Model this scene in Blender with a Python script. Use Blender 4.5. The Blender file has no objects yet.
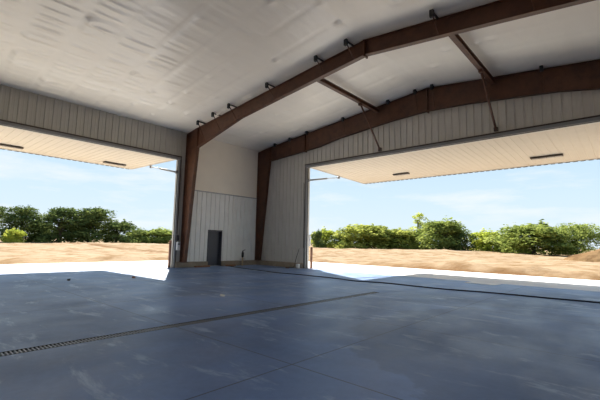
import bpy, bmesh, math, random
import numpy as np
from mathutils import Vector, Matrix
C = bpy.context.scene.collection
PI = math.pi

# ------------------------------------------------------------------ camera, sky, sun, exposure
cd = bpy.data.cameras.new('camera'); cam = bpy.data.objects.new('camera', cd); C.objects.link(cam)
cd.sensor_width = 36.0; cd.lens = 36.0*368.5/600; cd.clip_start = .05; cd.clip_end = 3000
_f = Vector((-0.66643044, 0.73661849, 0.11516798)); _r = Vector((0.74297138, 0.66901795, 0.02021175))
_u = Vector((0.0621611, -0.09903624, 0.99314038))
M3 = Matrix((_r, _u, -_f)).transposed()
cam.matrix_world = Matrix.Translation((19.0292, -16.7755, 1.5107)) @ M3.to_4x4()
bpy.context.scene.camera = cam

w = bpy.data.worlds.new('sky'); bpy.context.scene.world = w; w.use_nodes = True
nt = w.node_tree; N = nt.nodes; L = nt.links; N.clear()
out = N.new('ShaderNodeOutputWorld'); bg = N.new('ShaderNodeBackground')
tc = N.new('ShaderNodeTexCoord'); sep = N.new('ShaderNodeSeparateXYZ'); L.new(tc.outputs['Generated'], sep.inputs[0])
rp = N.new('ShaderNodeValToRGB'); L.new(sep.outputs[2], rp.inputs[0])
rp.color_ramp.elements[0].position = 0.0; rp.color_ramp.elements[0].color = (.76, .88, .97, 1)
rp.color_ramp.elements[1].position = 1.0; rp.color_ramp.elements[1].color = (.22, .42, .80, 1)
for ps, cl in ((.12, (.66, .83, .96)), (.30, (.48, .70, .94)), (.55, (.36, .60, .92))):
    e = rp.color_ramp.elements.new(ps); e.color = (*cl, 1)
mp = N.new('ShaderNodeMapping'); mp.inputs['Scale'].default_value = (2.2, 2.2, 11); L.new(tc.outputs['Generated'], mp.inputs[0])
nz = N.new('ShaderNodeTexNoise'); nz.inputs['Scale'].default_value = 1.7; nz.inputs['Detail'].default_value = 7
nz.inputs['Roughness'].default_value = .6; L.new(mp.outputs[0], nz.inputs[0])
cr = N.new('ShaderNodeMapRange'); cr.inputs[1].default_value = .50; cr.inputs[2].default_value = .74
cr.inputs[3].default_value = 0; cr.inputs[4].default_value = .75; L.new(nz.outputs[0], cr.inputs[0])
mx = N.new('ShaderNodeMixRGB'); mx.inputs[2].default_value = (.93, .95, .98, 1)
L.new(cr.outputs[0], mx.inputs[0]); L.new(rp.outputs[0], mx.inputs[1]); L.new(mx.outputs[0], bg.inputs[0])
bg.inputs[1].default_value = .46
L.new(bg.outputs[0], out.inputs[0])

sd = bpy.data.lights.new('sun', 'SUN'); sun = bpy.data.objects.new('sun', sd); C.objects.link(sun)
sun.rotation_euler = Vector((6.0, -3.5, -6.1)).to_track_quat('-Z', 'Y').to_euler()
sun.location = (-60, 35, 61)
sd.energy = 6.8; sd.angle = math.radians(.55); sd.color = (1, .95, .87)
vs = bpy.context.scene.view_settings
vs.view_transform = 'Standard'; vs.look = 'None'; vs.gamma = 1; vs.use_curve_mapping = False
vs.exposure = 1.22

# ------------------------------------------------------------------ dimensions
HE, SL, XR = 7.75, .1074, 12.09          # eave, slope, ridge
WX = 2*XR; YF = -29.0                     # far sides
def roof(x): return HE + SL*(x if x < XR else WX - x)
LD0, LD1, LT = -21.0, -6.13, 6.09         # left door opening (y), top
RD0, RD1, RT = 4.42, 19.76, 6.11          # back door opening (x), top

# ------------------------------------------------------------------ materials
def mat(name, col, rough=.6, metal=0, var=0, vscale=4, col2=None, bump=0, bscale=20, coat=0, stretch=None, spec=None):
    m = bpy.data.materials.new(name); m.use_nodes = True
    n = m.node_tree.nodes; l = m.node_tree.links; b = n['Principled BSDF']
    b.inputs['Base Color'].default_value = (*col, 1); b.inputs['Roughness'].default_value = rough
    b.inputs['Metallic'].default_value = metal
    if spec is not None: b.inputs['Specular IOR Level'].default_value = spec
    t = n.new('ShaderNodeTexCoord'); src = t.outputs['Object']
    if stretch:
        k = n.new('ShaderNodeMapping'); k.inputs['Scale'].default_value = stretch; l.new(src, k.inputs[0]); src = k.outputs[0]
    if var or col2:
        z = n.new('ShaderNodeTexNoise'); z.inputs['Scale'].default_value = vscale; z.inputs['Detail'].default_value = 6
        z.inputs['Roughness'].default_value = .6; l.new(src, z.inputs[0])
        r = n.new('ShaderNodeValToRGB'); r.color_ramp.elements[0].position = .33; r.color_ramp.elements[1].position = .67
        c2 = col2 or tuple(min(1, c*(1+var)) for c in col); c1 = col if col2 else tuple(c*(1-var) for c in col)
        r.color_ramp.elements[0].color = (*c1, 1); r.color_ramp.elements[1].color = (*c2, 1)
        l.new(z.outputs[0], r.inputs[0]); l.new(r.outputs[0], b.inputs['Base Color'])
    if bump:
        z = n.new('ShaderNodeTexNoise'); z.inputs['Scale'].default_value = bscale; z.inputs['Detail'].default_value = 4; l.new(src, z.inputs[0])
        q = n.new('ShaderNodeBump'); q.inputs['Strength'].default_value = bump; q.inputs['Distance'].default_value = .05
        l.new(z.outputs[0], q.inputs['Height']); l.new(q.outputs[0], b.inputs['Normal'])
    return m
M = {}
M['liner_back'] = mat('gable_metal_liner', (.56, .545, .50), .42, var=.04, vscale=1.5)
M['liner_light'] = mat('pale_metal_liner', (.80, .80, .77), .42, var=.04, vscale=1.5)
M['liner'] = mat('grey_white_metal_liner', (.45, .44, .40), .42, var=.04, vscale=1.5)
M['white_vinyl'] = mat('white_insulation_facing', (.86, .80, .69), .55, var=.03, vscale=1, bump=.12, bscale=1.2)
M['leaf_liner'] = mat('cream_metal_liner', (.55, .49, .405), .45, var=.02, vscale=2)
M['steel'] = mat('red_oxide_steel', (.062, .023, .011), .5, col2=(.125, .048, .022), vscale=3)
M['black'] = mat('black_rubber', (.012, .012, .013), .6)
M['dark_steel'] = mat('dark_brown_trim', (.05, .037, .03), .45)
M['grey_steel'] = mat('grey_steel', (.24, .245, .25), .4, metal=.3)
M['galv'] = mat('galvanised_steel', (.42, .43, .44), .4, metal=.5, var=.1)
M['chrome'] = mat('chrome_rod', (.7, .7, .72), .2, metal=1)
M['curb'] = mat('bare_concrete_curb', (.36, .30, .22), .85, col2=(.25, .20, .15), vscale=2.5, bump=.2)
M['door'] = mat('charcoal_door_paint', (.045, .05, .065), .4)
M['wood'] = mat('weathered_wood', (.26, .13, .07), .8, var=.3, vscale=6, stretch=(1, 6, 1))
M['rust'] = mat('rusty_steel', (.22, .11, .065), .75, var=.3, vscale=8)
M['white'] = mat('off_white_plastic', (.7, .7, .68), .5)
M['tan'] = mat('tan_pipe', (.5, .38, .22), .6)
M['exterior'] = mat('exterior_wall_sheet', (.5, .48, .44), .45)
M['paper'] = mat('paper_scrap', (.72, .69, .62), .8)
M['bark'] = mat('bark', (.10, .075, .055), .9, var=.3)
M['lens'] = mat('frosted_light_lens', (.25, .24, .23), .4)

def floor_mat():
    m = bpy.data.materials.new('sealed_concrete'); m.use_nodes = True
    n = m.node_tree.nodes; l = m.node_tree.links; b = n['Principled BSDF']; b.inputs['Specular IOR Level'].default_value = .30
    t = n.new('ShaderNodeTexCoord'); s = n.new('ShaderNodeSeparateXYZ'); l.new(t.outputs['Object'], s.inputs[0])
    def noise(sc, det=6, ro=.6, st=None, dist=0):
        z = n.new('ShaderNodeTexNoise'); z.inputs['Scale'].default_value = sc; z.inputs['Detail'].default_value = det
        z.inputs['Roughness'].default_value = ro; z.inputs['Distortion'].default_value = dist
        src = t.outputs['Object']
        if st:
            k = n.new('ShaderNodeMapping'); k.inputs['Scale'].default_value = st; l.new(src, k.inputs[0]); src = k.outputs[0]
        l.new(src, z.inputs[0]); return z.outputs[0]
    def mrange(v, a, bb, c, d, smooth=True):
        r = n.new('ShaderNodeMapRange'); r.interpolation_type = 'SMOOTHSTEP' if smooth else 'LINEAR'
        for i, q in enumerate((a, bb, c, d)): r.inputs[1+i].default_value = q
        l.new(v, r.inputs[0]); return r.outputs[0]
    def math_(op, a, bb=None):
        q = n.new('ShaderNodeMath'); q.operation = op
        for i, v in enumerate((a, bb)):
            if v is None: continue
            if isinstance(v, (int, float)): q.inputs[i].default_value = v
            else: l.new(v, q.inputs[i])
        return q.outputs[0]
    big = noise(.22, 5, .55, dist=.6); mid = noise(1.1, 7, .65, (1, .55, 1)); fine = noise(9, 5, .7)
    v = math_('ADD', math_('MULTIPLY', big, .70), math_('ADD', math_('MULTIPLY', mid, .20), math_('MULTIPLY', fine, .12)))
    r = n.new('ShaderNodeValToRGB'); l.new(v, r.inputs[0])
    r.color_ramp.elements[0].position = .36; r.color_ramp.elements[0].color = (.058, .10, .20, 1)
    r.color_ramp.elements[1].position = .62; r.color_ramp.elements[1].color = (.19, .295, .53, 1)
    # whitish laitance streaks
    st = noise(.8, 6, .7, (.8, 2.2, 1), .4)
    sm = mrange(st, .54, .66, 0, .75)
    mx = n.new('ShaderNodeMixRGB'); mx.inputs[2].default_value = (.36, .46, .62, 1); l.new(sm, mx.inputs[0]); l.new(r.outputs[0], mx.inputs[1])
    # damp brownish stain on the right
    def dist(axis, c): return math_('ABSOLUTE', math_('SUBTRACT', s.outputs[axis], c))
    dx = math_('DIVIDE', math_('SUBTRACT', s.outputs[0], 18.6), 3.7); dy = math_('DIVIDE', math_('SUBTRACT', s.outputs[1], -9.6), 3.6)
    rad = math_('SQRT', math_('ADD', math_('MULTIPLY', dx, dx), math_('MULTIPLY', dy, dy)))
    rad = math_('ADD', rad, math_('MULTIPLY', math_('SUBTRACT', noise(.9, 5), .5), .55))
    stain = mrange(rad, .98, 1.02, .38, 0)
    m2 = n.new('ShaderNodeMixRGB'); m2.blend_type = 'MULTIPLY'; m2.inputs[2].default_value = (.50, .44, .38, 1)
    l.new(stain, m2.inputs[0]); l.new(mx.outputs[0], m2.inputs[1])
    # saw cuts
    j = None
    for ax, vals in ((0, (15.76, 18.8, 9.7, 6.65, 3.6)), (1, (-13.25, -10.2, -16.3, -7.15, -19.4))):
        for c in vals:
            q = math_('LESS_THAN', dist(ax, c), .011)
            j = q if j is None else math_('MAXIMUM', j, q)
    m3 = n.new('ShaderNodeMixRGB'); m3.inputs[2].default_value = (.06, .06, .065, 1)
    l.new(math_('MULTIPLY', j, .8), m3.inputs[0]); l.new(m2.outputs[0], m3.inputs[1])
    l.new(m3.outputs[0], b.inputs['Base Color'])
    l.new(mrange(mid, .3, .7, .34, .50), b.inputs['Roughness'])
    q = n.new('ShaderNodeBump'); q.inputs['Strength'].default_value = .12; q.inputs['Distance'].default_value = .02
    l.new(noise(3, 6), q.inputs['Height']); l.new(q.outputs[0], b.inputs['Normal'])
    return m
M['floor'] = floor_mat()
M['apron'] = mat('pale_new_concrete', (.70, .68, .64), .75, col2=(.80, .78, .74), vscale=.6, bump=.1, bscale=8)

def dirt_mat(name, c1, c2, c3, damp=False):
    m = bpy.data.materials.new(name); m.use_nodes = True
    n = m.node_tree.nodes; l = m.node_tree.links; b = n['Principled BSDF']; b.inputs['Roughness'].default_value = 1.0; b.inputs['Specular IOR Level'].default_value = .05
    t = n.new('ShaderNodeTexCoord')
    def noise(sc, det=8, ro=.65):
        z = n.new('ShaderNodeTexNoise'); z.inputs['Scale'].default_value = sc; z.inputs['Detail'].default_value = det
        z.inputs['Roughness'].default_value = ro; l.new(t.outputs['Object'], z.inputs[0]); return z.outputs[0]
    r = n.new('ShaderNodeValToRGB'); l.new(noise(.2), r.inputs[0])
    r.color_ramp.elements[0].position = .38; r.color_ramp.elements[0].color = (*c1, 1)
    r.color_ramp.elements[1].position = .62; r.color_ramp.elements[1].color = (*c2, 1)
    r2 = n.new('ShaderNodeValToRGB'); l.new(noise(.55), r2.inputs[0])
    r2.color_ramp.elements[0].position = .46; r2.color_ramp.elements[0].color = (0, 0, 0, 1)
    r2.color_ramp.elements[1].position = .62; r2.color_ramp.elements[1].color = (1, 1, 1, 1)
    mx = n.new('ShaderNodeMixRGB'); mx.inputs[2].default_value = (*c3, 1); l.new(r2.outputs[0], mx.inputs[0]); l.new(r.outputs[0], mx.inputs[1])
    if damp:      # darker freshly turned clay along the apron edge
        s = n.new('ShaderNodeSeparateXYZ'); l.new(t.outputs['Object'], s.inputs[0])
        wv = n.new('ShaderNodeMath'); wv.operation = 'MULTIPLY_ADD'; l.new(noise(.45, 5), wv.inputs[0]); wv.inputs[1].default_value = -7.0; l.new(s.outputs[1], wv.inputs[2])
        mr = n.new('ShaderNodeMapRange'); l.new(wv.outputs[0], mr.inputs[0])
        for i, v in enumerate((3.6, 5.6, .95, 0)): mr.inputs[1+i].default_value = v
        gt = n.new('ShaderNodeMath'); gt.operation = 'GREATER_THAN'; l.new(s.outputs[1], gt.inputs[0]); gt.inputs[1].default_value = 6.3
        ml = n.new('ShaderNodeMath'); ml.operation = 'MULTIPLY'; l.new(mr.outputs[0], ml.inputs[0]); l.new(gt.outputs[0], ml.inputs[1])
        m5 = n.new('ShaderNodeMixRGB'); m5.inputs[2].default_value = (.155, .085, .036, 1); l.new(ml.outputs[0], m5.inputs[0]); l.new(mx.outputs[0], m5.inputs[1]); mx = m5
    l.new(mx.outputs[0], b.inputs['Base Color'])
    q = n.new('ShaderNodeBump'); q.inputs['Strength'].default_value = .6; q.inputs['Distance'].default_value = .15
    l.new(noise(3), q.inputs['Height']); l.new(q.outputs[0], b.inputs['Normal'])
    return m
M['dirt'] = dirt_mat('bare_clay_soil', (.27, .19, .112), (.33, .245, .155), (.20, .125, .06), True)
M['clods'] = dirt_mat('clay_clods', (.17, .10, .046), (.23, .145, .07), (.10, .055, .024))

def leaf_mat(name, c1, c2, tr=.35):
    m = bpy.data.materials.new(name); m.use_nodes = True
    n = m.node_tree.nodes; l = m.node_tree.links; n.clear()
    o = n.new('ShaderNodeOutputMaterial'); d = n.new('ShaderNodeBsdfDiffuse'); t = n.new('ShaderNodeBsdfTranslucent'); x = n.new('ShaderNodeMixShader')
    x.inputs[0].default_value = tr
    g = n.new('ShaderNodeTexCoord'); z = n.new('ShaderNodeTexNoise'); z.inputs['Scale'].default_value = .9; z.inputs['Detail'].default_value = 5
    l.new(g.outputs['Object'], z.inputs[0]); r = n.new('ShaderNodeValToRGB'); l.new(z.outputs[0], r.inputs[0])
    r.color_ramp.elements[0].position = .4; r.color_ramp.elements[0].color = (*c1, 1)
    r.color_ramp.elements[1].position = .62; r.color_ramp.elements[1].color = (*c2, 1)
    l.new(r.outputs[0], d.inputs[0]); l.new(r.outputs[0], t.inputs[0]); l.new(d.outputs[0], x.inputs[1]); l.new(t.outputs[0], x.inputs[2]); l.new(x.outputs[0], o.inputs[0])
    return m
M['leaf_dark'] = leaf_mat('dark_evergreen_foliage', (.072, .11, .038), (.18, .22, .065), .38)
M['leaf_mid'] = leaf_mat('green_foliage', (.17, .22, .055), (.37, .42, .11), .48)
M['leaf_olive'] = leaf_mat('olive_green_foliage', (.22, .26, .055), (.46, .48, .12), .48)
M['leaf_yellow'] = leaf_mat('yellow_green_foliage', (.34, .40, .06), (.60, .62, .12), .5)

# ------------------------------------------------------------------ helpers
def obj(name, bm, m, parent=None, smooth=False):
    me = bpy.data.meshes.new(name); bm.normal_update(); bm.to_mesh(me); bm.free()
    me.materials.append(m)
    if smooth:
        for q in me.polygons: q.use_smooth = True
    o = bpy.data.objects.new(name, me); C.objects.link(o)
    if parent: o.parent = parent; o.matrix_parent_inverse = Matrix.Translation(-parent.location) if parent.parent is None else Matrix()
    return o
def tag(o, label, cat, group=None):
    o['label'] = label; o['category'] = cat
    if group: o['group'] = group
    return o
def struct(o, label=None):
    o['kind'] = 'structure'
    if label: o['label'] = label
    return o
def thing(name, loc, label=None, cat=None, group=None):
    o = bpy.data.objects.new(name, None); o.location = loc; C.objects.link(o); o.empty_display_size = .2
    if label: tag(o, label, cat, group)
    return o
def bx(bm, x0, x1, y0, y1, z0, z1, bevel=0):
    v = [bm.verts.new(q) for q in ((x0,y0,z0),(x1,y0,z0),(x1,y1,z0),(x0,y1,z0),(x0,y0,z1),(x1,y0,z1),(x1,y1,z1),(x0,y1,z1))]
    fs = [bm.faces.new([v[i] for i in f]) for f in ((0,3,2,1),(4,5,6,7),(0,1,5,4),(1,2,6,5),(2,3,7,6),(3,0,4,7))]
    if bevel:
        es = list({e for f in fs for e in f.edges}); bmesh.ops.bevel(bm, geom=es, offset=bevel, segments=1, affect='EDGES')
    return bm
def box(*a, bevel=0): return bx(bmesh.new(), *a, bevel=bevel)
def hexa(bm, a, b):     # prism between two equally long point loops
    va = [bm.verts.new(q) for q in a]; vb = [bm.verts.new(q) for q in b]; n = len(a)
    bm.faces.new(va[::-1]); bm.faces.new(vb)
    for i in range(n): bm.faces.new((va[i], va[(i+1) % n], vb[(i+1) % n], vb[i]))
    return bm
def tube(bm, pts, r, seg=8, cap=True):
    pts = [Vector(q) for q in pts]; rings = []
    for i, q in enumerate(pts):
        d = (pts[min(i+1, len(pts)-1)] - pts[max(i-1, 0)]).normalized()
        a = d.orthogonal().normalized() if i == 0 else (ref - d*ref.dot(d)).normalized()
        ref = a; b = d.cross(a); rr = r[i] if isinstance(r, (list, tuple)) else r
        rings.append([bm.verts.new(q + rr*(math.cos(2*PI*k/seg)*a + math.sin(2*PI*k/seg)*b)) for k in range(seg)])
    for A, B in zip(rings, rings[1:]):
        for k in range(seg): bm.faces.new((A[k], A[(k+1) % seg], B[(k+1) % seg], B[k]))
    if cap: bm.faces.new(rings[0][::-1]); bm.faces.new(rings[-1])
    return bm
def ribbed(bm, o, u, nrm, length, zb, zt, pitch=.3175, h=.042, off=0, wide=.075, minor=True):
    """vertical ribbed sheet: zb/zt are functions of distance along u"""
    o = Vector(o); u = Vector(u); nrm = Vector(nrm); prof = []
    k = -1
    while k*pitch < length + pitch:
        s = k*pitch + off
        prof += [(s, 0), (s+.012, h), (s+wide-.012, h), (s+wide, 0)]
        if minor:
            mid = s + wide + (pitch-wide)/2
            prof += [(mid-.02, 0), (mid-.012, .006), (mid+.012, .006), (mid+.02, 0)]
        k += 1
    prof = [(min(max(s, 0), length), d) for s, d in prof]; q = [prof[0]]
    for a in prof[1:]:
        if a[0] - q[-1][0] > 1e-5: q.append(a)
    vb = [bm.verts.new(o + u*s + nrm*d + Vector((0, 0, zb(s)))) for s, d in q]
    vt = [bm.verts.new(o + u*s + nrm*d + Vector((0, 0, zt(s)))) for s, d in q]
    for i in range(len(q)-1): bm.faces.new((vb[i], vb[i+1], vt[i+1], vt[i]))

# ------------------------------------------------------------------ floor and ground
DX0, DX1, DY1 = 12.75, 12.97, -6.25
bm = bmesh.new()
bx(bm, 0, DX0, YF, 0, -.2, 0); bx(bm, DX1, WX, YF, 0, -.2, 0); bx(bm, DX0, DX1, DY1, 0, -.2, 0)
bx(bm, -.25, 0, LD0, LD1, -.2, 0); bx(bm, RD0, RD1, 0, .25, -.2, 0)
struct(obj('floor', bm, M['floor']), 'grey sealed concrete hangar floor with pale streaks and saw cuts')
bm = bmesh.new(); bx(bm, -7.0, -.25, -30, -1.2, -.2, -.01); bx(bm, -.8, 30, .25, 6.4, -.2, -.01)
struct(obj('concrete_apron', bm, M['apron']), 'pale sunlit concrete apron outside the hangar doors')

def terrain():
    rs = np.random.RandomState(5)
    xs = np.concatenate([np.linspace(-900, -120, 12), np.linspace(-112, -12, 90), np.linspace(-11, 30, 100), np.linspace(33, 70, 22), np.linspace(90, 700, 10)])
    ys = np.concatenate([np.linspace(-500, -60, 8), np.linspace(-52, 4, 60), np.linspace(4.6, 24, 60), np.linspace(24.8, 100, 90), np.linspace(115, 900, 10)])
    X, Y = np.meshgrid(xs, ys, indexing='ij')
    H = np.zeros_like(X)
    for k in range(60):
        wl = 2.2*1.07**k; a = rs.rand()*2*PI; ph = rs.rand()*6.28
        H += .014*wl**.45*np.sin(2*PI*(X*math.cos(a)+Y*math.sin(a))/wl + ph)
    # distance outside the paved rectangle and building
    dx = np.maximum(np.maximum(-7.0 - X, X - 30), 0); dy = np.maximum(Y - 6.4, 0)
    nook = (X < -.8) & (Y > -1.2)        # the unpaved corner beyond the building
    d = np.hypot(dx, dy); d = np.where(nook, np.minimum(-.8 - X, 99), d)
    d = np.where(nook, np.minimum(np.maximum(-.8-X, 0) if False else np.hypot(np.maximum(-.8 - X, 0)*(Y < 6.4) + np.maximum(-.8-X, 0)*(Y >= 6.4), np.maximum(Y-6.4, 0)), np.maximum(Y + 1.2, 0) + np.maximum(-7.0 - X, 0)), d)
    e = np.clip(d/3.0, 0, 1)
    Z = -.14 + e*(.20 + H*.45 + .05*np.sin(Y*3.1+np.sin(X*.8)*1.5)*np.sin(X*1.9+1.3*np.sin(Y*.5))) + .30*np.clip((d-8)/40, 0, 1) + .20*np.exp(-((d-2.6)/1.3)**2)*(1+2*H)
    Z = np.where(d < .3, -.14, Z)
    verts = np.stack([X.ravel(), Y.ravel(), Z.ravel()], 1)
    ny = len(ys); faces = [(i*ny+j, (i+1)*ny+j, (i+1)*ny+j+1, i*ny+j+1) for i in range(len(xs)-1) for j in range(ny-1)]
    me = bpy.data.meshes.new('dirt_ground'); me.from_pydata(verts.tolist(), [], faces)
    for q in me.polygons: q.use_smooth = True
    me.materials.append(M['dirt']); o = bpy.data.objects.new('dirt_ground', me); C.objects.link(o)
    return o
struct(terrain(), 'bare tan dirt field outside the hangar')

# ------------------------------------------------------------------ ceiling
def ceiling():
    rs = np.random.RandomState(2)
    xs = np.concatenate([np.arange(0, 18, .05), np.arange(18, WX, .15), [WX]]); ys = np.concatenate([np.arange(YF, -18, .4), np.arange(-18, -.05, .1), [0]])
    X, Y = np.meshgrid(xs, ys, indexing='ij')
    Z = HE + SL*np.minimum(X, WX - X)
    per = 1.38
    Z -= .015*np.abs(np.sin(PI*((X/per) % 1.0)))**.8                   # facing sags between purlins
    cell = 1.2; y0 = -14.47
    for c in range(-3, 13):                                # long puckers that stop at the cross seams
        ya = y0 + c*cell
        if ya > -.6: break
        m = (ys > ya-.1) & (ys < ya+cell+.1)
        for k in range(46):
            xc = .5 + k*.385 + rs.randn()*.06; amp = (.008 + .026*rs.rand())*(1 if xc < 6.5 else .6)*(1 if ya < -9.3 else .35)
            sh = rs.rand()*.10; ln = cell*(.78+.2*rs.rand()); wd = .055 + .05*rs.rand(); q = (xs > xc-.3) & (xs < xc+.3)
            if not q.any(): continue
            ix = np.ix_(q, m); yy = (Y[ix]-ya-sh)/ln
            win = np.clip(yy/.12, 0, 1)*np.clip((1-yy)/.35, 0, 1)
            Z[ix] -= amp*win*np.exp(-((X[ix]-xc-.04*yy)/wd)**2)
        for k in range(9):                                 # sharp folds at a seam
            xc = rs.rand()*16; q = (xs > xc-.5) & (xs < xc+.5); ix = np.ix_(q, m)
            Z[ix] -= (.03+.06*rs.rand())*np.exp(-((X[ix]-xc)/.16)**2)*np.where(Y[ix] > ya, np.exp(-((Y[ix]-ya)/.22)**2), 0)
    cs = ((Y-y0)/cell) % 1.0
    Z += .02*np.exp(-(np.minimum(cs, 1-cs)*cell/.06)**2)*np.where(X < 11.5, 1, .3)
    Z = np.minimum(Z, HE + SL*np.minimum(X, WX - X) + .02)
    verts = np.stack([X.ravel(), Y.ravel(), Z.ravel()], 1); ny = len(ys)
    faces = [(i*ny+j, i*ny+j+1, (i+1)*ny+j+1, (i+1)*ny+j) for i in range(len(xs)-1) for j in range(ny-1)]
    me = bpy.data.meshes.new('ceiling'); me.from_pydata(verts.tolist(), [], faces)
    for q in me.polygons: q.use_smooth = True
    m = mat('white_vinyl_ceiling_facing', (.88, .81, .70), .32, var=.02, vscale=.8, bump=.3, bscale=1.6, stretch=(2.6, .5, 1))
    me.materials.append(m); o = bpy.data.objects.new('ceiling', me); C.objects.link(o)
    return o
struct(ceiling(), 'white vinyl faced insulation ceiling sloping up to a ridge')
bm = bmesh.new()   # outer roof sheets
for x0, x1 in ((-.4, XR), (XR, WX+.4)):
    z0, z1 = HE + SL*(x0 if x1 == XR else XR) + .25, HE + SL*(XR if x1 == XR else XR - (x1-XR)) + .25
    hexa(bm, [(x0, YF-.3, z0), (x1, YF-.3, z1), (x1, YF-.3, z1+.08), (x0, YF-.3, z0+.08)], [(x0, .4, z0), (x1, .4, z1), (x1, .4, z1+.08), (x0, .4, z0+.08)])
struct(obj('roof', bm, M['exterior']), 'metal roof of the hangar')

# ------------------------------------------------------------------ walls
T = .25
bm = bmesh.new()    # side wall with the left door
bx(bm, -T, -.002, LD0, LD1, LT, HE+.2); bx(bm, -T, -.002, YF-T, LD0, -.15, HE+.2); bx(bm, -T, -.002, LD1, -3.97, -.15, HE+.2)
bx(bm, -T, -.002, -2.95, T, -.15, HE+.2); bx(bm, -T, -.002, -3.97, -2.95, 2.13, HE+.2)
core = lambda s: 0
Z0 = lambda s: 0.0
ribbed(bm, (0, LD0, 0), (0, 1, 0), (1, 0, 0), LD1-LD0, lambda s: LT+.12, lambda s: HE, off=.03)
ribbed(bm, (0, LD1, 0), (0, 1, 0), (1, 0, 0), 0.33, Z0, lambda s: HE, off=.05)
ribbed(bm, (0, YF, 0), (0, 1, 0), (1, 0, 0), LD0-YF, Z0, lambda s: HE)
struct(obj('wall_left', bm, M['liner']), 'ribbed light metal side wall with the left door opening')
bm = bmesh.new()
ribbed(bm, (.04, -5.5, 0), (0, 1, 0), (1, 0, 0), 5.5-3.97, lambda s: .05, lambda s: 4.42, off=.03)
ribbed(bm, (.04, -3.97, 0), (0, 1, 0), (1, 0, 0), 1.02, lambda s: 2.16, lambda s: 4.42, off=.1)
ribbed(bm, (.04, -2.95, 0), (0, 1, 0), (1, 0, 0), 2.95, lambda s: .05, lambda s: 4.42, off=.1)
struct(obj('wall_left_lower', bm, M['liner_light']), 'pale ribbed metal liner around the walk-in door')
bm = bmesh.new(); bx(bm, 0, .02, -5.55, 0, 4.42, HE)
struct(obj('wall_left_upper', bm, M['white_vinyl']), 'smooth white insulation facing above the metal liner')
bm = bmesh.new(); bx(bm, .0, .10, -5.5, -.25, 4.41, 4.47)
struct(obj('trim_1', bm, M['galv']), 'thin metal ledge along the top of the lower liner')

bm = bmesh.new()    # gable wall with the wide door
def gbox(x0, x1, z0):
    for a, b in ([(x0, x1)] if not (x0 < XR < x1) else [(x0, XR), (XR, x1)]):
        hexa(bm, [(a, .002, z0), (b, .002, z0), (b, .002, roof(b)+.2), (a, .002, roof(a)+.2)], [(a, T, z0), (b, T, z0), (b, T, roof(b)+.2), (a, T, roof(a)+.2)])
gbox(-T, RD0, -.15); gbox(RD0, RD1, RT); gbox(RD1, WX+T, -.15)
ribbed(bm, (0, 0, 0), (1, 0, 0), (0, -1, 0), RD0, lambda s: .05, lambda s: roof(s), off=.1)
ribbed(bm, (RD0, 0, 0), (1, 0, 0), (0, -1, 0), RD1-RD0, lambda s: RT+.12, lambda s: roof(RD0+s), off=.1)
ribbed(bm, (RD1, 0, 0), (1, 0, 0), (0, -1, 0), WX-RD1, lambda s: .05, lambda s: roof(RD1+s), off=.1)
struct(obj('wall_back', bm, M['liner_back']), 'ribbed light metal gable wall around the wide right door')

bm = bmesh.new()    # the side opposite, unseen; its open bay is added to let more daylight in
bx(bm, WX+.002, WX+T, YF-T, -27, -.15, HE+.2); bx(bm, WX+.002, WX+T, -3, T, -.15, HE+.2); bx(bm, WX+.002, WX+T, -27, -3, 6.6, HE+.2)
struct(obj('wall_right', bm, M['liner']))
bm = bmesh.new(); gy = YF
for a, b in ((0, XR), (XR, WX)):
    hexa(bm, [(a, gy-T, -.15), (b, gy-T, -.15), (b, gy-T, roof(b)+.2), (a, gy-T, roof(a)+.2)], [(a, gy, -.15), (b, gy, -.15), (b, gy, roof(b)+.2), (a, gy, roof(a)+.2)])
struct(obj('wall_front', bm, M['liner']))

# concrete curbs
bm = bmesh.new(); bx(bm, 0, .2, LD1+.12, -3.98, 0, .30, .01); bx(bm, 0, .2, -2.94, 0, 0, .30, .01)
struct(obj('baseboard_left', bm, M['curb']), 'bare concrete curb at the foot of the left wall')
bm = bmesh.new(); bx(bm, .2, RD0-.15, -.2, 0, 0, .30, .01)
struct(obj('baseboard_back', bm, M['curb']), 'bare concrete curb at the foot of the gable wall')

# door opening trims
bm = bmesh.new()
bx(bm, .0, .07, LD0-.1, LD1+.16, LT+.13, LT+.20); bx(bm, .0, .05, LD1+.10, LD1+.16, 0, LT+.13)
struct(obj('trim_2', bm, M['dark_steel']), 'dark trim line around the left door opening')
bm = bmesh.new()
bx(bm, RD0-.16, RD1+.1, -.07, 0, RT+.13, RT+.20); bx(bm, RD0-.16, RD0-.10, -.05, 0, 0, RT+.13)
struct(obj('trim_3', bm, M['dark_steel']), 'dark trim line around the right door opening')
bm = bmesh.new(); bx(bm, -.1, .10, LD0, LD1+.10, LT, LT+.13, .01); bx(bm, -.12, .06, LD1, LD1+.10, 0, LT, .01)
struct(obj('trim_4', bm, M['grey_steel']), 'grey steel frame of the left door opening')
bm = bmesh.new(); bx(bm, RD0-.10, RD1, -.10, .1, RT, RT+.13, .01); bx(bm, RD0-.10, RD0, -.06, .12, 0, RT, .01)
struct(obj('trim_5', bm, M['grey_steel']), 'grey steel frame of the right door opening')

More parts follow.
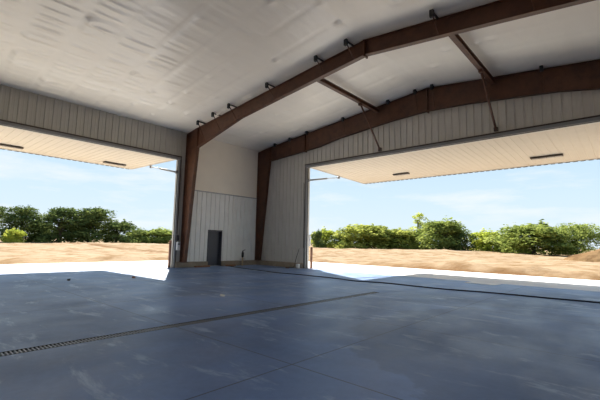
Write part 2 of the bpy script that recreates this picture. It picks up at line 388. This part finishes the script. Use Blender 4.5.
# ------------------------------------------------------------------ hydraulic doors, standing open as canopies
def leaf(name, hinge, alng, outw, length, depth, rise, label, cyl, lip):
    """hinge: start point of hinge line, alng: unit along the hinge, outw: unit outwards"""
    t = thing(name, hinge); struct(t, label)
    H = Vector(hinge); a = Vector(alng); o = Vector(outw); o3 = (o*depth + Vector((0, 0, rise))).normalized()
    dl = math.hypot(depth, rise); up = a.cross(o3).normalized(); up = up if up.z > 0 else -up
    def P(s, d, h): return H + a*s + o3*d + up*h
    def slab(bm, s0, s1, d0, d1, h0, h1):
        hexa(bm, [P(s0, d0, h0), P(s1, d0, h0), P(s1, d1, h0), P(s0, d1, h0)], [P(s0, d0, h1), P(s1, d0, h1), P(s1, d1, h1), P(s0, d1, h1)])
        return bm
    bm = slab(bmesh.new(), 0, length, .05, dl, .035, .26); bmesh.ops.recalc_face_normals(bm, faces=bm.faces); obj('door_panel', bm, M['exterior'], t)
    bm = bmesh.new(); pitch = .3175; s = .06; prof = [(0.0, 0.03)]
    while s < length - .1:
        prof += [(s, .03), (s+.015, .016), (s+.06, .016), (s+.075, .03)]
        s += pitch
    prof.append((length, .03))
    va = [bm.verts.new(P(s, .06, h)) for s, h in prof]; vb = [bm.verts.new(P(s, dl-.02, h)) for s, h in prof]
    for i in range(len(prof)-1): bm.faces.new((va[i], vb[i], vb[i+1], va[i+1]))
    obj('door_liner', bm, M['leaf_liner'], t)
    bm = bmesh.new(); slab(bm, -.015, .0, .05, dl, 0.0, .27); slab(bm, length, length+.015, .05, dl, .0, .27)
    slab(bm, 0, length, dl, dl+.03, .0, .27); obj('door_edge', bm, M['leaf_liner'], t)
    bm = bmesh.new(); s = .1                          # notched rubber bottom seal
    while s < length-.3: slab(bm, s, s+.2, dl+.0, dl+.05, -.018, .0); s += .3175
    obj('bottom_seal', bm, M['black'], t)
    bm = slab(bmesh.new(), 0, length, -.05, .06, -.015, .03); obj('hinge_seal', bm, M['black'], t)
    A, B, Cc = [Vector(q) for q in cyl]
    cy = obj('hydraulic_cylinder', tube(bmesh.new(), [A, A+(B-A)*.98, B], .055, 12), M['grey_steel'], t, True)
    obj('piston_rod', tube(bmesh.new(), [B, Cc], .026, 10), M['galv'], cy, True)
    bm = bmesh.new()
    for q in (A, Cc): bx(bm, q.x-.07, q.x+.07, q.y-.07, q.y+.07, q.z-.08, q.z+.08, .02)
    obj('cylinder_bracket', bm, M['grey_steel'], t)
    def under(s0, s1, d0, d1, hh=.09):
        return lambda: slab(bmesh.new(), s0, s1, d0, d1, -hh, .004)
    return t, P, slab
d1, P1, slab = leaf('door_1', (-.02, LD0+.05, LT), (0, 1, 0), (-1, 0, 0), LD1-LD0-.10, 6.05, .14,
        'left hangar door swung up as a horizontal canopy',
        [(-.06, LD1-.06, 5.35), (-2.03, LD1-.06, 5.80), (-3.23, LD1-.06, 6.06)], 1)
d2, P2, slab = leaf('door_2', (RD0+.05, .02, RT), (1, 0, 0), (0, 1, 0), RD1-RD0-.1, 6.30, -.19,
        'wide right hangar door swung up as a horizontal canopy',
        [(RD0+.06, .06, 5.31), (RD0+.06, 1.85, 5.68), (RD0+.06, 3.16, 5.93)], 1)
def light(P, s0, s1, d, label, grp):
    b = P((s0+s1)/2, d, 0); t = thing('strip_light', b, label, 'light', grp)
    def sl(bm, a, c, e, f, h0, h1):
        hexa(bm, [P(a, e, h0), P(c, e, h0), P(c, f, h0), P(a, f, h0)], [P(a, e, h1), P(c, e, h1), P(c, f, h1), P(a, f, h1)]); bmesh.ops.recalc_face_normals(bm, faces=bm.faces); return bm
    obj('housing', sl(bmesh.new(), s0, s1, d-.14, d+.14, -.07, .002), M['dark_steel'], t)
    bm = bmesh.new(); n = 4; st = (s1-s0-.08)/n
    for k in range(n): sl(bm, s0+.04+k*st+.02, s0+.04+(k+1)*st-.02, d-.10, d+.10, -.085, -.07)
    obj('lens', bm, M['lens'], t)
light(P1, 7.45, 8.45, 4.62, 'grey strip light under the left canopy, cut by the left edge of the picture', None)
light(P1, 12.5, 13.8, 4.72, 'grey strip light under the left canopy, nearest its right corner', None)
light(P2, 3.37, 4.40, 4.48, 'shorter looking grey strip light under the right canopy, nearer its left corner', None)
light(P2, 10.95, 12.30, 4.42, 'large grey strip light under the right canopy, towards the right edge of the picture', None)

# ------------------------------------------------------------------ steel frames
def isec(top, bot, y, fw=.2, ft=.02, wt=.014, which='both'):
    """I-section between two polylines of (x,z)"""
    bm = bmesh.new()
    for i in range(len(top)-1):
        q = [top[i], top[i+1], bot[i+1], bot[i]]
        hexa(bm, [(x, y-wt/2, z) for x, z in q], [(x, y+wt/2, z) for x, z in q])
    for pl, sgn in ((top, -1), (bot, 1)):
        for i in range(len(pl)-1):
            a, b = Vector(pl[i]), Vector(pl[i+1]); d = (b-a).normalized(); nn = Vector((-d.y, d.x))
            oth = bot if pl is top else top
            if nn.dot(Vector(oth[i])-a) < 0: nn = -nn
            q = [a, b, b+nn*ft, a+nn*ft]
            hexa(bm, [(v.x, y-fw/2, v.y) for v in q], [(v.x, y+fw/2, v.y) for v in q])
    bmesh.ops.recalc_face_normals(bm, faces=bm.faces)
    return bm
def mir(pts): return [(WX-x, z) for x, z in pts]
def frame(y, label, base_in, col_in, raf, bx_list, ybrace, splice_x, side):
    t = thing('rigid_frame', (XR, y, 0), label, 'steel frame', None)
    g = .05
    for m in (lambda p: p, mir):
        top = m([(.06, .30), (.06, HE-.10)]); bot = m([base_in, (col_in[0], col_in[1]+.02)])
        bot2 = bot
        col = obj('column', isec(top, bot2, y), M['steel'], t)
        bmb = bmesh.new(); xs = sorted([m([(.05, 0)])[0][0], m([(base_in[0]+.05, 0)])[0][0]])
        bx(bmb, xs[0], xs[1], y-.16, y+.16, .29, .32)
        obj('base_plate', bmb, M['steel'], col)
        tr = m([(.06, HE-.10)] + [(x, roof(x)-g) for x, z in raf])
        br = m([(col_in[0]*1.0, col_in[1])] + raf)
        tr[0] = m([(.06, roof(.06)-g)])[0]
        # knee panel
        kn = bmesh.new(); kx = [m([(q, 0)])[0][0] for q in (.06, col_in[0])]
        kq = [(kx[0], HE-.10), (kx[1], roof(col_in[0])-g), (kx[1], col_in[1]), (kx[0], col_in[1])]
        hexa(kn, [(x, y-.012, z) for x, z in kq], [(x, y+.012, z) for x, z in kq])
        hexa(kn, [(kx[0], y-.1, HE-.10), (kx[1], y-.1, roof(col_in[0])-g), (kx[1], y-.1, roof(col_in[0])-g-.02), (kx[0], y-.1, HE-.12)], [(kx[0], y+.1, HE-.10), (kx[1], y+.1, roof(col_in[0])-g), (kx[1], y+.1, roof(col_in[0])-g-.02), (kx[0], y+.1, HE-.12)])
        bx(kn, *sorted([m([(col_in[0]-.005, 0)])[0][0], m([(col_in[0]+.02, 0)])[0][0]]), y-.1, y+.1, col_in[1], roof(col_in[0])-g)
        bmesh.ops.recalc_face_normals(kn, faces=kn.faces); obj('knee_panel', kn, M['steel'], t)
        tr = m([(col_in[0]+.02, roof(col_in[0])-g)] + [(x, roof(x)-g) for x, z in raf]); br = m([(col_in[0]+.02, col_in[1])] + raf)
        obj('rafter', isec(tr, br, y), M['steel'], t)
    def zb(x):
        pl = [col_in]+raf
        xx = x if x <= XR else WX-x
        for (a, za), (b, zb_) in zip(pl, pl[1:]):
            if a <= xx <= b: return za+(zb_-za)*(xx-a)/(b-a)
        return raf[0][1]
    for x in splice_x:
        bm = bmesh.new(); bx(bm, x-.025, x+.025, y-.13, y+.13, zb(x)-.07, roof(x)-g-.01)
        for k in range(5):
            for yy in (y-.08, y+.06): bx(bm, x-.05, x+.05, yy, yy+.025, zb(x)+.05+k*.12, zb(x)+.075+k*.12)
        obj('splice_plate', bm, M['steel'], t)
    for x in bx_list:
        yb = y + ybrace; zr = roof(x)
        b = obj('flange_brace', tube(bmesh.new(), [(x, yb, zr-.10), (x+.02, y-.09, zb(x)+.06)], .022, 6), M['steel'], t)
        o = obj('purlin_clip', box(x-.06, x+.06, yb-.06, yb+.04, zr-.24, zr-.01), M['black'], b)
        bm = bmesh.new(); bx(bm, x-.03, x+.03, yb, y-.05, zr-.07, zr-.03)
        o = obj('purlin_strap', bm, M['black'], b)
    return t
frame(-5.66, 'near brown steel frame whose rafter crosses the ceiling', (.50, .30), (1.17, 6.71),
      [(4.95, 7.60), (7.7, 7.93), (9.4, 8.12), (XR, 8.42)], [1.93, 3.3, 4.63, 7.36, 10.17, 11.6, 14.82, 17.4, 20], -.56, [XR], 1)
frame(-.14, 'far brown steel frame standing against the gable wall', (.50, .30), (1.22, 6.90),
      [(5.45, 7.20), (6.95, 7.47), (10.3, 7.79), (XR, 7.88)], [1.92, 3.27, 4.69, 7.35, 10.15, 11.6, 12.44, 16.77, 19.6], -.30, [4.35, XR], 1)

# beams along the ceiling between the two frames, each with its strut down to the door header
def beam(x, label, bl):
    t = thing('ceiling_beam', (x, -3, 8.3), label, 'beam')
    bm = bmesh.new(); y0, y1 = -5.55, -.25; zt = 8.55; 
    bx(bm, x-.09, x+.09, y0, y1, zt-.012, zt); bx(bm, x-.09, x+.09, y0, y1, zt-.20, zt-.188); bx(bm, x-.006, x+.006, y0, y1, zt-.19, zt-.01)
    obj('beam_section', bm, M['steel'], t)
    bm = bmesh.new()
    for yy in (y0-.0, y1-.012): bx(bm, x-.10, x+.10, yy, yy+.014, zt-.20, zt+.0)
    obj('end_plate', bm, M['steel'], t)
    s = thing('header_brace', (x, -.05, 6.4), bl, 'brace')
    obj('pipe', tube(bmesh.new(), [(x, -1.95, 8.34), (x, -.10, 6.42)], .045, 10), M['steel'], s, True)
    bm = bmesh.new(); bx(bm, x-.07, x+.07, -2.06, -1.86, 8.24, 8.349, .01); obj('clamp', bm, M['steel'], s)
    bm = bmesh.new(); bx(bm, x-.08, x+.08, -.14, -.035, 6.34, 6.52, .01); obj('foot_plate', bm, M['dark_steel'], s)
beam(9.48, 'brown beam between the two frames, nearer the corner of the hangar', 'slanting brown brace from the beam nearer the corner to the door header')
beam(15.0, 'brown beam between the two frames, farther right', 'slanting brown brace from the right hand beam to the door header')

# ------------------------------------------------------------------ man door
t = thing('door_3', (-.1, -3.46, 0)); struct(t, 'charcoal walk-in door set back in the ribbed wall')
bm = bmesh.new(); bx(bm, -.2, -.155, -3.92, -3.0, .02, 2.08, .004); bx(bm, -.157, -.150, -3.80, -3.12, 1.2, 1.95); bx(bm, -.157, -.150, -3.80, -3.12, .2, 1.05); obj('door_leaf', bm, M['door'], t)
bm = bmesh.new(); bx(bm, -.24, .085, -3.965, -3.93, 0, 2.13); bx(bm, -.24, .085, -2.99, -2.955, 0, 2.13); bx(bm, -.24, .085, -3.93, -2.99, 2.08, 2.128); bx(bm, .003, .086, -3.98, -2.94, 2.131, 2.17)
obj('door_frame', bm, M['door'], t)
obj('door_handle', tube(bmesh.new(), [(-.15, -3.86, 1.03), (-.09, -3.86, 1.03), (-.08, -3.82, 1.03), (-.08, -3.73, 1.03)], .014, 8), M['chrome'], t, True)
bm = box(-.22, .06, -3.93, -2.99, 0, .02); obj('threshold', bm, M['galv'], t)

# ------------------------------------------------------------------ trench drain
t = thing('trench_drain', (12.86, -17, 0), 'long straight dark trench drain grate set in the concrete floor', 'drain')
bm = bmesh.new(); bx(bm, DX0, DX0+.012, YF+.1, DY1, -.15, .002); bx(bm, DX1-.012, DX1, YF+.1, DY1, -.15, .002)
bx(bm, DX0+.012, DX1-.012, YF+.1, DY1, -.16, -.15); bx(bm, DX0+.012, DX1-.012, DY1-.01, DY1, -.15, .002)
obj('channel', bm, M['black'], t)
bm = bmesh.new(); y = YF+.15
while y < DY1-.04:
    bx(bm, DX0+.014, DX1-.014, y, y+.020, -.022, -.001); y += .048
bx(bm, DX0+.105, DX0+.117, YF+.1, DY1-.02, -.03, -.003)
obj('grate', bm, M['grey_steel'], t)

# ------------------------------------------------------------------ small things
# hose across the floor by the gable wall
def spline(pts, n=6):
    out = []; P = [Vector(q) for q in pts]
    for i in range(len(P)-1):
        p0, p1, p2, p3 = P[max(i-1, 0)], P[i], P[i+1], P[min(i+2, len(P)-1)]
        for k in range(n):
            u = k/n; out.append(.5*((2*p1)+(p2-p0)*u+(2*p0-5*p1+4*p2-p3)*u*u+(3*p1-p0-3*p2+p3)*u**3))
    return out+[P[-1]]
hp = [(.55, -2.75), (2.12, -3.11), (4.09, -3.47), (5.66, -3.74), (6.32, -3.7), (7.23, -3.63), (8.45, -3.64), (9.5, -3.72), (10.4, -3.93), (11.0, -3.78), (11.8, -3.6), (12.76, -3.67), (13.91, -3.72), (14.83, -3.54), (15.71, -3.42), (16.55, -3.40), (17.54, -3.33), (19.5, -3.2), (22, -3.1)]
tag(obj('hose', tube(bmesh.new(), spline([(x, y, .019) for x, y in hp]), .019, 8), M['black'], None, True), 'long black hose lying across the floor in front of the gable wall', 'hose')

# yard hydrant
t = thing('yard_hydrant', (.42, -1.55, 0), 'small standpipe with a black handle against the left wall near the corner', 'hydrant')
obj('standpipe', tube(bmesh.new(), [(.42, -1.55, 0), (.42, -1.55, .5)], .05, 10), M['tan'], t, True)
obj('cross_bar', tube(bmesh.new(), [(.42, -1.78, .40), (.42, -1.32, .40)], .025, 8), M['galv'], t, True)
bm = tube(bmesh.new(), [(.42, -1.55, .5), (.42, -1.55, .56), (.42, -1.55, .78), (.42, -1.55, .93)], [.03, .075, .075, .02], 10); tube(bm, [(.42, -1.60, .9), (.50, -1.42, 1.0)], .018, 6)
obj('pump_head', bm, M['black'], t, True)

# loose boards by the man door
for (x, y0, y1, rz, lb) in ((.42, -5.0, -4.0, .05, 'weathered brown board on the floor left of the walk-in door'), (.50, -2.85, -2.2, -.08, 'short dark board on the floor right of the walk-in door')):
    bm = bmesh.new(); bx(bm, -.07, .07, -(y1-y0)/2, (y1-y0)/2, 0, .09, .006); o = obj('board', bm, M['wood']); o.location = (x, (y0+y1)/2, 0); o.rotation_euler = (0, 0, rz); tag(o, lb, 'board')

o = obj('sun_bar_sheet', box(-.58, .58, -.36, .36, 0, .012), mat('painted_sun_bar', (.88, .86, .80), .7)); o.location = (14.3, -.25, 0); o.rotation_euler = (0, 0, -.12); tag(o, 'pale flat sheet standing in for a bar of sunlight by the sill of the right door', 'board')  # near-white sheet added in place of a sunlit bar inside the canopy shadow
# posts outside the jambs
for (x, y, h, lb) in ((-.33, LD1-.02, 1.5, 'rusty steel post outside the left door jamb'), (RD0+.0, .50, 1.27, 'rusty steel post outside the right door jamb')):
    t = thing('bollard', (x, y, -.01), lb, 'post')
    bm = tube(bmesh.new(), [(x, y, -.012), (x, y, h-.03), (x, y, h)], [.075, .075, .05], 14)
    obj('post', bm, M['rust'], t, True); obj('ground_plate', box(x-.11, x+.11, y-.11, y+.11, -.01, .012), M['rust'], t)

# control box beside the left jamb
t = thing('control_box', (.09, -5.93, 1.2), 'white door control box on the left wall beside the jamb', 'control box')
bm = bmesh.new(); bx(bm, .035, .19, -6.02, -5.84, .95, 1.42, .012); obj('box_body', bm, M['white'], t)
bm = bmesh.new(); bx(bm, .19, .205, -5.98, -5.88, 1.26, 1.34, .004); obj('button_plate', bm, M['black'], t)
obj('conduit', tube(bmesh.new(), [(.06, -5.86, 1.42), (.06, -5.86, 2.6), (.06, -5.92, 2.9), (.06, -5.92, 5.6)], .014, 6), M['grey_steel'], t, True)
t = thing('pump_unit', (.12, -5.97, 1.7), 'black motor above the white control box on the left wall', 'motor')
obj('motor', tube(bmesh.new(), [(.15, -6.02, 1.50), (.15, -6.02, 1.55), (.15, -5.99, 1.75), (.15, -5.99, 1.80)], [.05, .085, .085, .04], 12), M['black'], t, True)
obj('mounting_plate', box(.034, .06, -6.08, -5.90, 1.46, 1.86), M['grey_steel'], t)

# grey box and cable at the right jamb
t = thing('power_box', (RD0-.05, .37, 1.5), 'pale grey box on the outer side of the right jamb', 'box')
obj('box_body', box(RD0-.18, RD0+.0, .26, .42, 1.3, 2.0, bevel=.012), M['galv'], t); obj('box_cover', box(RD0-.0, RD0+.012, .28, .40, 1.35, 1.95), M['white'], t)
cp = spline([(3.93, -.06, 1.15), (3.95, -.16, 1.0), (3.86, -.24, .6), (3.80, -.26, .33), (3.78, -.30, .12), (3.70, -.36, .03), (3.5, -.42, .02), (3.45, -.55, .02), (3.62, -.60, .02)])
tag(obj('cable', tube(bmesh.new(), cp, .016, 6), M['black'], None, True), 'black cable hanging down the gable wall beside the right door', 'cable')
cp = spline([(3.93, -.06, 5.3), (4.22, -.09, 5.15), (4.24, -.09, 4.6), (4.28, -.09, 3), (4.28, -.09, 1.2)])
tag(obj('hydraulic_hose', tube(bmesh.new(), cp[6:], .014, 6), M['black'], None, True), 'thin black hydraulic line running down the right jamb', 'hose')
tag(obj('small_box', box(3.98, 4.17, -.40, -.22, 0, .26, bevel=.01), M['white'], None), 'small white box on the floor by the right door jamb', 'box')
tag(obj('bucket_lid', box(3.56, 3.74, -.86, -.70, 0, .06, bevel=.01), M['rust'], None), 'small rust coloured scrap on the floor beside the small white box', 'scrap')

# scraps on the floor
def scrap(name, x, y, r, h, m, lb, seed):
    rs = random.Random(seed); bm = bmesh.new(); n = 7
    a = [(r*(.6+.5*rs.random())*math.cos(2*PI*k/n), r*.6*(.6+.5*rs.random())*math.sin(2*PI*k/n), 0) for k in range(n)]
    b = [(p[0]*.8, p[1]*.8, h*(.4+.7*rs.random())) for p in a]
    hexa(bm, a, b); o = obj(name, bm, m); o.location = (x, y, 0); tag(o, lb, 'scrap')
scrap('paper_scrap', 10.45, -10.43, .13, .04, M['paper'], 'crumpled pale scrap on the floor beyond the drain', 1)
scrap('dirt_clod', 3.85, -12.3, .13, .06, M['black'], 'small dark clod on the floor at far left', 2)
scrap('dirt_clod', 4.31, -10.17, .13, .07, M['rust'], 'small brown clod on the floor in front of the sunlit patch', 3)

# dirt mound
rs = np.random.RandomState(9); n = 44; bm = bmesh.new(); g = {}
for i in range(n+1):
    for j in range(n+1):
        x = (i/n-.5)*2; y = (j/n-.5)*2; r = math.hypot(x, y)
        z = max(0, (1-r))**.85*1.9*(1+.10*math.sin(7*x+2)*math.cos(6*y)) + (rs.rand()-.5)*.10*(r < .97)
        g[i, j] = bm.verts.new((x*5.2, y*4.0, z if r < .97 else -.12))
for i in range(n):
    for j in range(n): bm.faces.new((g[i, j], g[i+1, j], g[i+1, j+1], g[i, j+1]))
o = obj('dirt_mound', bm, M['clods'], None, True); o.location = (17.6, 39.3, .15); tag(o, 'mound of brown dirt at the right edge of the field', 'mound')

# ------------------------------------------------------------------ trees
def crown_mesh(name, seed, w, h, m, leaf=.22, nb=16, nl=2600, skirt=.05, shape='round', dens=1.0):
    rs = np.random.RandomState(seed); blobs = []
    for k in range(nb):
        f = skirt + (1-skirt)*(k+.5)/nb
        if shape == 'round': wr = (1-abs(f-.42)**2.2*1.9)*.98 if f > .42 else .85+.13*f/.42; wr = max(wr, .25)
        elif shape == 'cone': wr = (1-f)**.6*1.05 + .12
        elif shape == 'shrub': wr = (1-f*f)**.5
        else: wr = .8
        a = rs.rand()*6.28; rr = w/2*wr*(.15+.60*rs.rand()); br = w/2*(.24+.24*rs.rand())*(.6+.4*wr)
        blobs.append((rr*math.cos(a), rr*math.sin(a), min(h*(.86 if shape == 'shrub' else .96 if shape == 'round' else 1)-br*.75, max(br*.6, f*h)), br))
    if shape != 'column':
        for k in range(14):
            a = rs.rand()*6.28; rr = w/2*(.1+.75*rs.rand()); br = w*(.035+.04*rs.rand())
            top = h*(1 - .55*(rr/(w/2))**2)
            for q in range(3): blobs.append((rr*math.cos(a), rr*math.sin(a), top*(.80+.10*q)*(.94+.06*(k % 3)), br*(1.5-.5*q)))
    V = []; F = []
    tot = sum(b[3]**2 for b in blobs)
    for bx_, by_, bz_, br in blobs:
        for _ in range(int(nl*br*br/tot)):
            d = rs.randn(3); d /= np.linalg.norm(d); r = br*(.55+.5*rs.rand()**.6)
            c = np.array((bx_, by_, bz_)) + d*r*np.array((1, 1, .85)) + rs.randn(3)*.10*br
            if c[2] < .05: c[2] = .05 + rs.rand()*.3
            nn = d + rs.randn(3)*.55; nn /= np.linalg.norm(nn)
            u = np.cross(nn, rs.randn(3)); u /= np.linalg.norm(u); v = np.cross(nn, u); s = leaf*(.6+.8*rs.rand())
            i = len(V); V += [tuple(c-u*s*.5), tuple(c+v*s*.35), tuple(c+u*s*.5), tuple(c-v*s*.35)]; F.append((i, i+1, i+2, i+3))
    me = bpy.data.meshes.new(name); me.from_pydata(V, [], F); me.materials.append(m)
    return me, blobs
def trunk_bm(h, blobs, r=.16):
    bm = tube(bmesh.new(), [(0, 0, -.2), (.05, .03, h*.3), (0, .06, h*.62), (.04, 0, h*.8)], [r, r*.8, r*.5, r*.2], 7)
    for b in blobs[2::3]:
        tube(bm, [(0, 0.02, max(.4, b[2]*.55)), (b[0]*.5, b[1]*.5, b[2]*.8), (b[0], b[1], b[2])], [r*.4, r*.25, r*.1], 5)
    return bm
K = {
 'cedar': ('leaf_dark', dict(w=6, h=8, nl=6500, nb=34, leaf=.30, shape='round')),
 'cedar_low': ('leaf_dark', dict(w=6, h=6, nl=5200, nb=26, leaf=.30, shape='shrub')),
 'round': ('leaf_mid', dict(w=6, h=5.5, nl=7000, nb=34, leaf=.30, shape='shrub')),
 'olive': ('leaf_olive', dict(w=7, h=6.5, nl=8000, nb=40, leaf=.32, shape='shrub')),
 'yellow': ('leaf_yellow', dict(w=5, h=5.5, nl=5200, nb=34, leaf=.28, shape='shrub')),
 'loose': ('leaf_mid', dict(w=8, h=7, nl=6500, nb=36, leaf=.30, shape='round')),
 'thin': ('leaf_yellow', dict(w=2.6, h=9, nl=1300, nb=22, leaf=.24, shape='column')),
}
K['olive_tall'] = ('leaf_mid', dict(w=7, h=8, nl=8500, nb=44, leaf=.32, shape='shrub'))
protos = {}
def tree(kind, var, loc, w, h, rz, name, label, cat, group):
    key = (kind, var); mk, kw = K[kind]
    if key not in protos:
        me, bl = crown_mesh('foliage', hash_(kind)+var*17, m=M[mk], **kw)
        bm = trunk_bm(kw['h'], bl); mt = bpy.data.meshes.new('trunk'); bm.to_mesh(mt); bm.free(); mt.materials.append(M['bark'])
        zs = [v.co.z for v in me.vertices]; xs_ = [abs(v.co.x) for v in me.vertices]
        protos[key] = (me, mt, max(zs), 2*np.percentile(xs_, 93))
    me, mt, hh, ww = protos[key]
    t = thing(name, loc, label, cat, group); t.rotation_euler = (0, 0, rz); t.scale = (w/ww, w/ww, h/hh)
    for nm, q in (('foliage', me), ('trunk', mt)):
        o = bpy.data.objects.new(nm, q); C.objects.link(o); o.parent = t
def hash_(s): return sum(ord(ch)*(i+3) for i, ch in enumerate(s)) % 9973
GL = 'trees beyond the dirt field at the left door'; GR = 'trees beyond the dirt field at the right door'
ZG = .25
TR = [
 ('cedar', 1, (-82, -3.5), 7, 8.3, 'evergreen_tree', 'dark evergreen tree cut by the left edge of the picture', GL),
 ('yellow', 1, (-70, -.5), 2.9, 3.2, 'shrub', 'yellow green shrub in front of the leftmost dark trees', GL),
 ('cedar', 2, (-77.2, 2.0), 6.2, 8.3, 'evergreen_tree', 'dark evergreen tree behind and right of the yellow green shrub at far left', GL),
 ('cedar_low', 1, (-79, 6.0), 5.2, 5.4, 'evergreen_tree', 'low dark evergreen filling the dip between two taller dark trees on the left', GL),
 ('cedar', 3, (-73.8, 8.2), 7.5, 8.2, 'evergreen_tree', 'broad dark evergreen in the middle of the left tree line', GL),
 ('cedar', 1, (-74.1, 13.9), 8.6, 8.7, 'evergreen_tree', 'tallest dark evergreen, right of middle in the left tree line', GL),
 ('cedar_low', 2, (-74.7, 20.3), 8.2, 6.3, 'evergreen_tree', 'lower dark evergreen at the right end of the dark trees on the left', GL),
 ('round', 1, (-82, 29.0), 6.0, 4.7, 'tree', 'small green tree just right of the dark evergreens on the left', GL),
 ('round', 2, (-80.7, 34.3), 9.0, 5.0, 'tree', 'rounded light green tree right beside the left door jamb', GL),
 ('cedar_low', 1, (-37.7, 52.6), 2.6, 4.8, 'evergreen_tree', 'dark narrow tree right beside the right door jamb', GR),
 ('yellow', 2, (-39.2, 57.5), 5.8, 5.6, 'tree', 'yellow green tree nearest the right door jamb', GR),
 ('round', 1, (-35.2, 59.5), 5.0, 4.7, 'tree', 'mid green tree between the yellow green tree and the large olive tree', GR),
 ('olive', 1, (-27.5, 58.4), 9.6, 6.2, 'tree', 'broad olive green tree with a round top, left part of the right tree line', GR),
 ('olive', 2, (-23.0, 64.9), 9.0, 5.6, 'tree', 'low olive tree between the broad round tree and the tall thin tree', GR),
 ('thin', 1, (-19.8, 69.0), 2.8, 9.3, 'tree', 'tall thin pale tree sticking up above the right tree line', GR),
 ('olive', 3, (-19.5, 66.0), 4.5, 5.0, 'tree', 'low olive tree in front of the tall thin pale tree', GR),
 ('olive_tall', 1, (-12.9, 65.4), 9.5, 8.0, 'tree', 'large green tree in the middle of the right tree line', GR),
 ('cedar_low', 3, (-9.6, 67.6), 5.2, 5.8, 'evergreen_tree', 'dark tree left of the sky gap in the right tree line', GR),
 ('yellow', 1, (-4.9, 71.0), 6.6, 5.4, 'tree', 'yellow green tree just right of the sky gap', GR),
 ('round', 3, (-1.0, 72.9), 4.6, 4.9, 'tree', 'small green tree right of the yellow green tree by the sky gap', GR),
 ('olive_tall', 2, (5.0, 64.1), 8.6, 6.6, 'tree', 'tall olive green tree near the right end of the tree line', GR),
 ('loose', 1, (11.2, 66.9), 7.6, 5.9, 'tree', 'loose branched tree at the right end of the tree line', GR),
]
for i, (k, v, (x, y), w_, h_, nm, lb, g) in enumerate(TR):
    tree(k, v, (x, y, ZG), w_, h_, i*1.3, nm, lb, 'tree' if nm != 'shrub' else 'shrub', g)
